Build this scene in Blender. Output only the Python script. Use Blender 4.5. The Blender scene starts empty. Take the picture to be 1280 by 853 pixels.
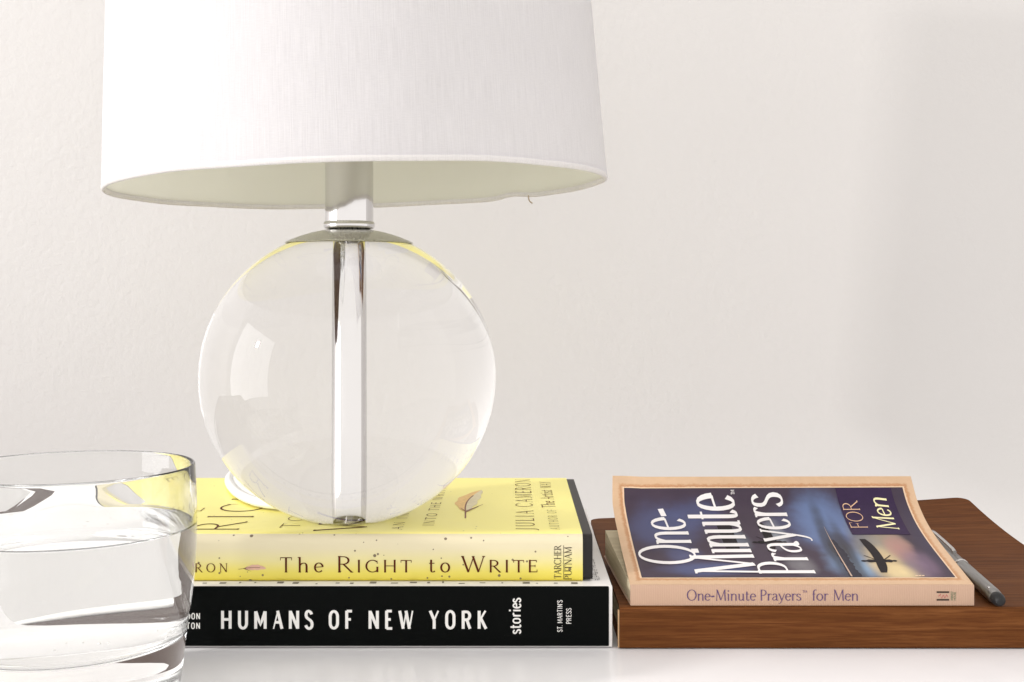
import bpy, bmesh, math, random
from mathutils import Vector, Matrix

random.seed(7)
R = math.radians
scene = bpy.context.scene
COL = scene.collection

# ---------------------------------------------------------------- camera
CAM_H = 0.147                       # eye height above the tabletop (m)
cam_d = bpy.data.cameras.new('camera')
cam_d.sensor_width = 36.0
cam_d.lens = 36.0 * 1500.0 / 1280.0
cam_d.shift_y = -56.5 / 1280.0
cam_d.clip_start = 0.01
cam_d.clip_end = 50
cam = bpy.data.objects.new('camera', cam_d)
cam.location = (0, 0, CAM_H)
cam.rotation_euler = (R(90), 0, 0)
COL.objects.link(cam)
scene.camera = cam

# ---------------------------------------------------------------- world + lamps
world = bpy.data.worlds.new('World')
scene.world = world
world.use_nodes = True
bg = world.node_tree.nodes['Background']
bg.inputs['Color'].default_value = (1.0, 0.965, 0.935, 1)
bg.inputs['Strength'].default_value = 1.00


def area(name, loc, target, sx, sy, power, color):
    d = bpy.data.lights.new(name, 'AREA')
    d.shape = 'RECTANGLE'
    d.size, d.size_y = sx, sy
    d.energy = power
    d.color = color
    o = bpy.data.objects.new(name, d)
    o.location = loc
    o.rotation_euler = (Vector(target) - Vector(loc)).to_track_quat('-Z', 'Y').to_euler()
    COL.objects.link(o)
    return o


area('window_light', (-3.3, -0.60, 0.55), (0.0, -0.45, 0.50), 2.3, 2.6, 46.0, (0.985, 0.985, 1.0))
area('window_gap_light', (-2.35, -0.35, 1.02), (0.1, 0.70, 0.15), 0.10, 0.16, 25.0, (1.0, 0.97, 0.94))

vs = scene.view_settings
vs.view_transform = 'Standard'
vs.look = 'None'
vs.exposure = 0.44
vs.gamma = 1.0
vs.use_curve_mapping = False
scene.render.film_transparent = False
cy = scene.cycles
cy.use_denoising = True
try:
    cy.denoiser = 'OPENIMAGEDENOISE'
except Exception:
    pass
cy.max_bounces = 24
cy.transmission_bounces = 20
cy.glossy_bounces = 10
cy.diffuse_bounces = 6
cy.transparent_max_bounces = 16
cy.caustics_reflective = True
cy.caustics_refractive = True
cy.blur_glossy = 0.4
cy.sample_clamp_indirect = 6.0


# ---------------------------------------------------------------- helpers
def tag(o, label=None, cat=None, group=None, kind=None):
    if label: o['label'] = label
    if cat: o['category'] = cat
    if group: o['group'] = group
    if kind: o['kind'] = kind
    return o


def empty(name, loc=(0, 0, 0)):
    o = bpy.data.objects.new(name, None)
    o.empty_display_size = 0.02
    o.location = loc
    COL.objects.link(o)
    return o


def mesh_obj(name, verts, faces, mat, parent=None, smooth=True, sharp=35, uvs=None):
    """verts in world coordinates; parent (an Empty or a mesh) keeps its place."""
    me = bpy.data.meshes.new(name)
    me.from_pydata([tuple(v) for v in verts], [], faces)
    if uvs is not None:
        lay = me.uv_layers.new(name='UVMap')
        for lp in me.loops:
            lay.data[lp.index].uv = uvs[lp.vertex_index]
    bm = bmesh.new()
    bm.from_mesh(me)
    bmesh.ops.recalc_face_normals(bm, faces=bm.faces)
    bm.to_mesh(me)
    bm.free()
    return link_mesh(name, me, mat, parent, smooth, sharp)


def link_mesh(name, me, mat, parent=None, smooth=True, sharp=35):
    if smooth:
        me.shade_smooth()
        if sharp:
            me.set_sharp_from_angle(angle=R(sharp))
    mats = mat if isinstance(mat, (list, tuple)) else [mat]
    for m in mats:
        me.materials.append(m)
    o = bpy.data.objects.new(name, me)
    COL.objects.link(o)
    if parent is not None:
        o.parent = parent
        # parents are never rotated: subtract their summed offset
        off = Vector((0, 0, 0))
        p = parent
        while p is not None:
            off += p.location
            p = p.parent
        o.location = -off
    return o


def bm_obj(name, bm, mat, parent=None, smooth=True, sharp=35):
    me = bpy.data.meshes.new(name)
    bmesh.ops.recalc_face_normals(bm, faces=bm.faces)
    bm.to_mesh(me)
    bm.free()
    return link_mesh(name, me, mat, parent, smooth, sharp)


def box_bm(x0, x1, y0, y1, z0, z1, bevel=0.0, seg=2, cuts=0):
    bm = bmesh.new()
    bmesh.ops.create_cube(bm, size=1.0)
    for v in bm.verts:
        v.co.x = x0 + (v.co.x + .5) * (x1 - x0)
        v.co.y = y0 + (v.co.y + .5) * (y1 - y0)
        v.co.z = z0 + (v.co.z + .5) * (z1 - z0)
    if bevel:
        bmesh.ops.bevel(bm, geom=list(bm.edges), offset=bevel, segments=seg, profile=.6, affect='EDGES')
    return bm


def lathe(name, prof, cx, cyy, mat, parent, n=96, sharp=35, xf=None, rfun=None, closed=False):
    """revolve (r,z) profile about a vertical axis; xf: optional vertex map; uv = (angle, arc)"""
    verts, uvs, faces, rows = [], [], [], []
    arc_l = 0
    for i, (r, z) in enumerate(prof):
        if i:
            arc_l += math.hypot(r - prof[i-1][0], z - prof[i-1][1])
        if r < 1e-7:
            verts.append(Vector((cx, cyy, z))); uvs.append((0, arc_l)); rows.append([len(verts)-1])
        else:
            row = []
            for k in range(n):
                a = 2 * math.pi * k / n
                rr, zz = rfun(a, r, z) if rfun else (r, z)
                verts.append(Vector((cx + rr*math.cos(a), cyy + rr*math.sin(a), zz)))
                uvs.append((k / n if k <= n/2 else 1 - k / n, arc_l))
                row.append(len(verts)-1)
            rows.append(row)
    pairs = list(zip(rows[:-1], rows[1:]))
    if closed:
        pairs.append((rows[-1], rows[0]))
    for A, B in pairs:
        for k in range(n):
            k2 = (k+1) % n
            if len(A) == 1 and len(B) == 1:
                continue
            if len(A) == 1:
                faces.append((A[0], B[k], B[k2]))
            elif len(B) == 1:
                faces.append((A[k], A[k2], B[0]))
            else:
                faces.append((A[k], A[k2], B[k2], B[k]))
    if xf:
        verts = [xf(v) for v in verts]
    return mesh_obj(name, verts, faces, mat, parent, True, sharp, uvs)


def tube(name, pts, rad, mat, parent, n=12, caps=True):
    P = [Vector(p) for p in pts]
    rads = rad if isinstance(rad, (list, tuple)) else [rad]*len(P)
    verts, faces = [], []
    up = Vector((0, 0, 1))
    prev = None
    for i, p in enumerate(P):
        t = (P[min(i+1, len(P)-1)] - P[max(i-1, 0)]).normalized()
        if prev is None:
            a = t.cross(up)
            if a.length < 1e-3:
                a = t.cross(Vector((1, 0, 0)))
        else:
            a = prev - t * prev.dot(t)
        a.normalize()
        b = t.cross(a)
        prev = a
        for k in range(n):
            an = 2*math.pi*k/n
            verts.append(p + (a*math.cos(an) + b*math.sin(an))*rads[i])
    for i in range(len(P)-1):
        for k in range(n):
            faces.append((i*n+k, i*n+(k+1) % n, (i+1)*n+(k+1) % n, (i+1)*n+k))
    if caps:
        faces.append(tuple(range(n)))
        faces.append(tuple((len(P)-1)*n+k for k in range(n)))
    return mesh_obj(name, verts, faces, mat, parent, True, 50)


def catmull(pts, m=8):
    P = [Vector(p) for p in pts]
    P = [P[0]*2-P[1]] + P + [P[-1]*2-P[-2]]
    out = []
    for i in range(1, len(P)-2):
        for k in range(m):
            t = k/m
            a, b, c, d = P[i-1], P[i], P[i+1], P[i+2]
            out.append(.5*((2*b)+(c-a)*t+(2*a-5*b+4*c-d)*t*t+(3*b-a-3*c+d)*t**3))
    out.append(P[-2])
    return out


# ---------------------------------------------------------------- materials
class NT:
    def __init__(self, name):
        self.m = bpy.data.materials.new(name)
        self.m.use_nodes = True
        self.t = self.m.node_tree
        self.b = self.t.nodes['Principled BSDF']
        self.out = self.t.nodes['Material Output']

    def n(self, typ, **kw):
        nd = self.t.nodes.new(typ)
        for k, v in kw.items():
            if k.startswith('_'):
                setattr(nd, k[1:], v)
            else:
                nd.inputs[k.replace('0', ' ')].default_value = v
        return nd

    def l(self, a, b):
        self.t.links.new(a, b)

    def coords(self, kind='Object', scale=(1, 1, 1), loc=(0, 0, 0)):
        tc = self.n('ShaderNodeTexCoord')
        mp = self.n('ShaderNodeMapping')
        mp.inputs['Scale'].default_value = scale
        mp.inputs['Location'].default_value = loc
        self.l(tc.outputs[kind], mp.inputs['Vector'])
        return mp.outputs['Vector']

    def noise(self, vec, scale, detail=3, rough=.5, dist=0.0):
        nd = self.n('ShaderNodeTexNoise')
        nd.inputs['Scale'].default_value = scale
        nd.inputs['Detail'].default_value = detail
        nd.inputs['Roughness'].default_value = rough
        nd.inputs['Distortion'].default_value = dist
        self.l(vec, nd.inputs['Vector'])
        return nd.outputs['Fac']

    def ramp(self, fac, stops, interp='LINEAR'):
        nd = self.n('ShaderNodeValToRGB')
        cr = nd.color_ramp
        cr.interpolation = interp
        while len(cr.elements) < len(stops):
            cr.elements.new(.5)
        for e, (p, c) in zip(cr.elements, stops):
            e.position = p
            e.color = (c, c, c, 1) if isinstance(c, (int, float)) else (*c, 1)
        self.l(fac, nd.inputs['Fac'])
        return nd.outputs['Color']

    def mix(self, fac, a, b, blend='MIX'):
        nd = self.n('ShaderNodeMix', _data_type='RGBA', _blend_type=blend)
        for sock, v in ((nd.inputs[0], fac), (nd.inputs[6], a), (nd.inputs[7], b)):
            if hasattr(v, 'is_linked') or hasattr(v, 'links'):
                self.l(v, sock)
            elif isinstance(v, (int, float)):
                sock.default_value = v
            else:
                sock.default_value = (*v, 1)
        return nd.outputs[2]

    def math(self, op, a, b=0.0):
        nd = self.n('ShaderNodeMath', _operation=op)
        for i, v in enumerate((a, b)):
            if hasattr(v, 'links'):
                self.l(v, nd.inputs[i])
            else:
                nd.inputs[i].default_value = v
        return nd.outputs[0]

    def bump(self, h, strength=.3, dist=.001):
        nd = self.n('ShaderNodeBump')
        nd.inputs['Strength'].default_value = strength
        nd.inputs['Distance'].default_value = dist
        self.l(h, nd.inputs['Height'])
        self.l(nd.outputs['Normal'], self.b.inputs['Normal'])
        return nd

    def base(self, c):
        if hasattr(c, 'links'):
            self.l(c, self.b.inputs['Base Color'])
        else:
            self.b.inputs['Base Color'].default_value = (*c, 1)
        return self

    def set(self, **kw):
        for k, v in kw.items():
            s = self.b.inputs[k.replace('_', ' ')]
            if hasattr(v, 'links'):
                self.l(v, s)
            else:
                s.default_value = v
        return self


def plain(name, col, rough=.5, metal=0.0, spec=.3, vary=0.06, scale=200):
    k = NT(name)
    v = k.coords('Object')
    f = k.noise(v, scale, 4, .6)
    k.base(k.mix(f, [c*(1-vary) for c in col], [min(1, c*(1+vary)) for c in col]))
    k.set(Roughness=rough, Metallic=metal)
    k.b.inputs['Specular IOR Level'].default_value = spec
    return k.m


# wall paint: rolled, orange-peel relief
k = NT('wall_paint')
v = k.coords('Object')
n1 = k.noise(v, 210, 3, .55, .4)
n2 = k.noise(v, 34, 3, .5)
n3 = k.noise(v, 3.0, 2, .5)
k.base(k.mix(n3, (.560, .545, .535), (.592, .577, .567)))
h = k.math('ADD', k.math('MULTIPLY', n1, .7), k.math('MULTIPLY', n2, .9))
h = k.math('MULTIPLY', h, k.math('ADD', k.math('MULTIPLY', k.noise(v, 6.5, 3, .6), 1.5), .15))
k.bump(h, .42, .0010)
k.set(Roughness=.62)
M_WALL = k.m

# tabletop: white lacquer
k = NT('white_lacquer')
v = k.coords('Object')
k.base(k.mix(k.noise(v, 12, 4), (.84, .832, .85), (.88, .872, .89)))
k.set(Roughness=k.math('ADD', k.math('MULTIPLY', k.noise(v, 60, 4), .14), .17))
M_TABLE = k.m

# linen shade (translucent cloth, vertical slubs)
def cloth(name, c0, c1, trans, thread=True, bumpd=.00035, tcol=None):
    k = NT(name)
    v = k.coords('UV', (1500, 60, 1))
    n1 = k.noise(v, 1.0, 2, .6)
    v2 = k.coords('UV', (260, 2600, 1))
    n2 = k.noise(v2, 1.0, 2, .5)
    n3 = k.noise(k.coords('Object'), 25, 3)
    f = k.math('ADD', k.math('MULTIPLY', n1, .65), k.math('MULTIPLY', n2, .35))
    col = k.mix(k.ramp(f, [(.33, 0), (.67, 1)]), c0, c1)
    col = k.mix(k.math('MULTIPLY', n3, .10), col, [c*.8 for c in c0])
    k.base(col)
    k.set(Roughness=.9)
    k.b.inputs['Specular IOR Level'].default_value = .15
    if thread:
        k.bump(f, .7, bumpd)
    tr = k.n('ShaderNodeBsdfTranslucent')
    if tcol:
        tr.inputs['Color'].default_value = (*tcol, 1)
    else:
        k.l(col, tr.inputs['Color'])
    mx = k.n('ShaderNodeMixShader')
    mx.inputs[0].default_value = trans
    k.l(k.b.outputs[0], mx.inputs[1])
    k.l(tr.outputs[0], mx.inputs[2])
    k.l(mx.outputs[0], k.out.inputs['Surface'])
    return k.m
M_LINEN = cloth('white_linen', (.67, .66, .685), (.84, .83, .855), .50, tcol=(.95, .94, .965))
M_LINING = cloth('cream_lining', (.93, .935, .86), (.955, .96, .885), .72, False, tcol=(.98, .98, .92))
M_HEM = cloth('linen_hem', (.80, .78, .77), (.90, .88, .87), .3)


def glass(name, ior, col=(1, 1, 1), rough=0.0):
    k = NT(name)
    k.base(col)
    k.set(Roughness=rough, IOR=ior)
    k.b.inputs['Transmission Weight'].default_value = 1.0
    return k.m
M_CRYSTAL = glass('crystal', 1.39, (.995, .995, .99))
M_TUMBLER = glass('tumbler_glass', 1.48, (.985, .99, .988))
M_WATER = glass("water", 1.33, (.995, .998, .998))

# metals
k = NT('polished_chrome')
v = k.coords('Object')
k.base((.66, .65, .65))
k.set(Metallic=1.0, Roughness=k.math('ADD', k.math('MULTIPLY', k.noise(v, 300, 4), .06), .03))
M_CHROME = k.m
k = NT('dusty_nickel')
v = k.coords('Object')
dust = k.ramp(k.noise(v, 1800, 3, .7), [(.50, 0), (.66, 1)])
k.base(k.mix(dust, (.50, .49, .45), (.62, .60, .54)))
k.set(Metallic=k.math('SUBTRACT', .92, k.math('MULTIPLY', dust, .6)), Roughness=k.math('ADD', k.math('MULTIPLY', dust, .35), .17))
k.bump(k.noise(v, 1600, 3, .7), .25, .0002)
M_DUSTY = k.m
M_BULB = plain('frosted_bulb', (.85, .84, .80), .4)
M_SOCKET = plain('socket_brass', (.55, .48, .32), .3, 1.0)
M_CORD = plain('clear_white_cord', (.82, .82, .80), .25)

# books
M_BLACKBOARD = plain('black_board', (.014, .012, .012), .45, spec=.25, vary=.2, scale=900)
k = NT('black_spine_paper')
v = k.coords('Object')
sp = k.ramp(k.noise(v, 1500, 2, .7), [(.70, 0), (.76, 1)])
k.base(k.mix(k.math('MULTIPLY', sp, .35), (.0035, .0042, .004), (.07, .07, .07)))
k.set(Roughness=k.math('ADD', k.math('MULTIPLY', k.noise(v, 90, 4), .2), .40))
k.b.inputs['Specular IOR Level'].default_value = .03
M_BLACKSPINE = k.m
M_WHITEINK = plain('white_ink', (.80, .79, .76), .5)
M_WHITEPAPER = plain('white_jacket_paper', (.76, .74, .72), .45, vary=.05, scale=90)
M_BROWNINK = plain('brown_ink', (.095, .020, .010), .55, spec=.05)
M_DARKINK = plain('dark_ink', (.035, .022, .015), .55)
M_GREYINK = plain('grey_ink', (.16, .15, .15), .55)
M_FAINTINK = plain('olive_ink', (.30, .26, .09), .55)


def specks(k, v, scale, thr, dens):
    vo = k.n('ShaderNodeTexVoronoi')
    vo.inputs['Scale'].default_value = scale
    vo.inputs['Randomness'].default_value = 1.0
    k.l(v, vo.inputs['Vector'])
    near = k.math('LESS_THAN', vo.outputs['Distance'], thr)
    sep = k.n('ShaderNodeSeparateColor')
    k.l(vo.outputs['Color'], sep.inputs[0])
    pick = k.math('LESS_THAN', sep.outputs[0], dens)
    return k.math('MULTIPLY', near, pick)

# yellow jacket: cover is plain yellow, spine print fades from cream to yellow (UV.y over the spine 0..1)
def jacket(name, spine):
    k = NT(name)
    v = k.coords('Object')
    blot = k.noise(v, 40, 4, .6)
    if spine:
        tc = k.n('ShaderNodeTexCoord')
        sx = k.n('ShaderNodeSeparateXYZ')
        k.l(tc.outputs['UV'], sx.inputs[0])
        nz = k.math('ADD', sx.outputs['Y'], k.math('MULTIPLY', k.math('SUBTRACT', k.noise(v, 30, 3), .5), .10))
        col = k.ramp(nz, [(.0, (.70, .58, .05)), (.20, (.73, .63, .11)), (.45, (.72, .65, .30)), (.70, (.70, .63, .42)), (1.0, (.70, .63, .44))])
        s1 = specks(k, v, 330, .16, .34)
        s2 = specks(k, v, 170, .13, .24)
        s = k.math('MAXIMUM', s1, s2)
        col = k.mix(k.math('MULTIPLY', s, .85), col, (.10, .06, .04))
    else:
        col = k.mix(blot, (.91, .82, .22), (.95, .87, .28))
        s = specks(k, v, 190, .08, .10)
        col = k.mix(k.math('MULTIPLY', s, .7), col, (.12, .08, .03))
    k.base(col)
    k.set(Roughness=k.math('ADD', k.math('MULTIPLY', blot, .18), .30))
    k.bump(k.noise(v, 22, 2), .12, .002)
    return k.m
M_YCOVER = jacket('yellow_jacket', False)
M_YSPINE = jacket('yellow_jacket_spine', True)


def pages(name, c0, c1, axis_scale=(4, 4, 2600)):
    k = NT(name)
    v = k.coords('Object', axis_scale)
    f = k.noise(v, 1.0, 2, .6)
    k.base(k.mix(k.ramp(f, [(.3, 0), (.7, 1)]), c0, c1))
    k.bump(f, .5, .0003)
    k.set(Roughness=.85)
    return k.m
M_PAGES = pages('cream_pages', (.58, .50, .34), (.76, .68, .50))
M_PAGES2 = pages('white_pages', (.62, .60, .55), (.78, .76, .70))
M_PAGES3 = pages('tan_pages', (.40, .34, .22), (.62, .54, .38))

# paperback beige stock with fine ribs and worn tan fringe
k = NT('ribbed_beige_spine')
v = k.coords('Object')
rib = k.n('ShaderNodeTexWave', _bands_direction='X')
rib.inputs['Scale'].default_value = 420
rib.inputs['Distortion'].default_value = .8
k.l(v, rib.inputs['Vector'])
col = k.mix(k.noise(v, 70, 4), (.43, .275, .19), (.50, .325, .225))
col = k.mix(k.math('MULTIPLY', rib.outputs['Fac'], .30), col, (.58, .40, .29))
k.base(col)
k.set(Roughness=.42)
k.bump(rib.outputs['Fac'], .25, .0002)
M_PBSPINE = k.m
k = NT('beige_cover_border')
v = k.coords('Object')
tc = k.n('ShaderNodeTexCoord')
sx = k.n('ShaderNodeSeparateXYZ')
k.l(tc.outputs['UV'], sx.inputs[0])
col = k.mix(k.noise(v, 160, 5, .7), (.53, .345, .205), (.68, .465, .295))
# printed brown deckle fringe just outside the picture: distance to the picture rectangle in UV metres
du = k.math('SUBTRACT', k.math('ABSOLUTE', k.math('SUBTRACT', sx.outputs['X'], .0746)), .0688)
dv = k.math('SUBTRACT', k.math('ABSOLUTE', k.math('SUBTRACT', sx.outputs['Y'], .0494)), .0424)
d = k.math('MAXIMUM', du, dv)
dn = k.math('ADD', d, k.math('MULTIPLY', k.math('SUBTRACT', k.noise(v, 480, 4, .7), .5), .0032))
fr = k.ramp(k.math('MULTIPLY', dn, 200.0), [(.12, 0), (.24, 1), (.40, .7), (.58, 0)])
col = k.mix(k.math('MULTIPLY', fr, .9), col, (.46, .20, .07))
k.base(col)
k.set(Roughness=.40)
M_PBBORDER = k.m


def cover_picture():
    """printed picture: purple dusk with blue glows, a lake at sunset low on the cover (UV in metres on the cover)"""
    k = NT('printed_dusk_picture')
    tc = k.n('ShaderNodeTexCoord')
    v = k.coords('Object')
    warp = k.noise(v, 60, 3, .6)

    def blob(u0, v0, ru, rv, soft=1.0):
        mp = k.n('ShaderNodeMapping')
        mp.vector_type = 'POINT'
        mp.inputs['Scale'].default_value = (1/ru, 1/rv, 0)
        mp.inputs['Location'].default_value = (-u0/ru, -v0/rv, 0)
        k.l(tc.outputs['UV'], mp.inputs['Vector'])
        ln = k.n('ShaderNodeVectorMath', _operation='LENGTH')
        k.l(mp.outputs['Vector'], ln.inputs[0])
        dd = k.math('ADD', ln.outputs['Value'], k.math('MULTIPLY', k.math('SUBTRACT', warp, .5), .55))
        return k.ramp(dd, [(0.0, 1), (.35, .8), (1.0, 0)], 'EASE')
    col = k.mix(warp, (.050, .030, .058), (.072, .042, .075))
    for (u0, v0, ru, rv, c, a) in [
        (.022, .060, .022, .030, (.060, .085, .26), .9),
        (.036, .016, .026, .010, (.055, .10, .32), .9),
        (.040, .072, .018, .018, (.055, .085, .27), .8),
        (.028, .030, .012, .012, (.07, .10, .30), .7),
        (.054, .046, .009, .016, (.20, .25, .32), .8),
        (.083, .062, .016, .024, (.07, .09, .25), .7),
        (.074, .052, .007, .020, (.42, .47, .52), .75),
        (.079, .020, .009, .014, (.30, .29, .31), .75),
        (.099, .062, .020, .036, (.11, .22, .52), .95),
        (.102, .022, .016, .020, (.16, .33, .62), .95),
        (.106, .016, .009, .012, (.26, .44, .66), .6),
        (.104, .045, .008, .012, (.05, .06, .16), .6),
        (.124, .030, .012, .052, (.42, .33, .22), .95),
        (.114, .032, .010, .045, (.34, .33, .30), .7),
        (.117, .022, .011, .022, (.78, .55, .22), .95),
        (.122, .012, .009, .011, (.88, .66, .27), .9),
        (.128, .036, .008, .018, (.50, .20, .17), .8),
        (.133, .020, .011, .020, (.24, .14, .24), .8),
        (.142, .050, .006, .050, (.05, .035, .08), .8),
        (.0972, .034, .0052, .060, (.045, .042, .055), .95),
        (.1030, .030, .0050, .046, (.050, .042, .045), .95),
    ]:
        col = k.mix(k.math('MULTIPLY', blob(u0, v0, ru, rv), a*(.85 if u0 < .09 else 1)), col, c)
    hs = k.n('ShaderNodeHueSaturation')
    hs.inputs['Saturation'].default_value = .82
    hs.inputs['Value'].default_value = .80
    k.l(col, hs.inputs['Color'])
    k.base(hs.outputs['Color'])
    k.set(Roughness=.40)
    k.b.inputs['Specular IOR Level'].default_value = .2
    return k.m
M_PICTURE = cover_picture()
M_PALELINE = plain('pale_print_line', (.78, .58, .40), .4)
M_PURPLEBOX = plain('purple_print', (.040, .024, .060), .36, spec=.06, vary=.15, scale=120)
M_SILHOUETTE = plain('silhouette_print', (.020, .016, .018), .36, spec=.06)
M_TREELINE = plain('treeline_print', (.045, .042, .055), .42, spec=.06, vary=.3, scale=300)
M_SHORELIGHT = plain('shore_light_print', (.50, .36, .28), .36)
M_TITLEWHITE = plain('title_white', (.82, .79, .79), .38)
M_TITLEGOLD = plain('title_gold', (.74, .48, .30), .38)
M_TITLECREAM = plain('title_cream', (.86, .80, .46), .38)
M_PURPLEINK = plain('purple_ink', (.10, .055, .14), .45)
M_REDINK = plain('red_ink', (.42, .05, .07), .45)
M_GREENINK = plain('green_ink', (.10, .17, .09), .45)

# wood-grain cover (grain runs along X)
k = NT('wood_grain')
v = k.coords('Object', (11, 260, 260))
g1 = k.noise(v, 1.0, 5, .65, .6)
v2 = k.coords('Object', (45, 1000, 1000))
g2 = k.noise(v2, 1.0, 3, .6)
g3 = k.noise(k.coords('Object', (3, 22, 22)), 1.0, 3)
col = k.ramp(g1, [(.30, (.070, .025, .007)), (.50, (.130, .047, .014)), (.70, (.195, .077, .025))])
col = k.mix(k.math('MULTIPLY', k.ramp(g2, [(.40, 1), (.54, 0)]), .70), col, (.075, .024, .008))
col = k.mix(k.math('MULTIPLY', g3, .35), col, (.16, .052, .015))
k.base(col)
k.set(Roughness=.55)
k.b.inputs['Specular IOR Level'].default_value = .05
k.bump(g2, .4, .0002)
M_WOOD = k.m
M_WOODEDGE = plain('pale_cover_edge', (.50, .32, .17), .6)

# pen
k = NT('brushed_gunmetal')
v = k.coords('Object', (500, 18, 500))
k.base(k.mix(k.noise(v, 1.0, 3), (.14, .135, .13), (.42, .41, .40)))
k.set(Metallic=.9, Roughness=.28)
M_PEN = k.m
M_PENCLIP = plain('pen_silver', (.62, .61, .60), .22, 1.0)
M_RUBBER = plain('black_rubber', (.012, .012, .013), .5)

# ---------------------------------------------------------------- setting
WALL_Y = 0.80
FLOOR_Z = -.020
bm = bmesh.new()
vs_ = [bm.verts.new(p) for p in ((-3, WALL_Y, -.9), (3, WALL_Y, -.9), (3, WALL_Y, 2.2), (-3, WALL_Y, 2.2),
                                 (-3, WALL_Y+.1, -.9), (3, WALL_Y+.1, -.9), (3, WALL_Y+.1, 2.2), (-3, WALL_Y+.1, 2.2))]
for f in ((0, 1, 2, 3), (5, 4, 7, 6), (3, 2, 6, 7), (0, 4, 5, 1), (0, 3, 7, 4), (1, 5, 6, 2)):
    bm.faces.new([vs_[i] for i in f])
tag(bm_obj('wall', bm, M_WALL, None, False), 'plain off-white painted wall with fine rolled texture behind the lamp', kind='structure')
tag(bm_obj('ledge', box_bm(-.90, -.2155, .36, .74, FLOOR_Z-.03, FLOOR_Z), plain('brown_ledge', (.06, .034, .026), .9, spec=0.0, vary=.3, scale=8)),
    'dark brown ledge beside the white table', kind='structure')
tag(bm_obj('tabletop', box_bm(-.2125, .42, .28, .6945, FLOOR_Z+.001, 0, .002), M_TABLE),
    'glossy white tabletop under the books, lamp and glass', kind='structure')


# ---------------------------------------------------------------- stroke lettering
def arc(cx, cy_, rx, ry, a0, a1, n=12):
    return [(cx + rx*math.cos(R(a0+(a1-a0)*i/n)), cy_ + ry*math.sin(R(a0+(a1-a0)*i/n))) for i in range(n+1)]


def bez(p0, p1, p2, p3, n=8):
    o = []
    for i in range(n+1):
        t = i/n; s = 1-t
        o.append(tuple(s**3*a+3*s*s*t*b+3*s*t*t*c+t**3*d for a, b, c, d in zip(p0, p1, p2, p3)))
    return o


X = .62   # x-height
S_CURVE = bez((.50, .80), (.42, 1.04), (.06, 1.06), (.08, .74)) + bez((.08, .74), (.10, .50), (.54, .54), (.54, .25))[1:] + bez((.54, .25), (.54, -.06), (.14, -.06), (.06, .20))[1:]
s_curve = [(x*.72, y*X) for x, y in S_CURVE]
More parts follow.
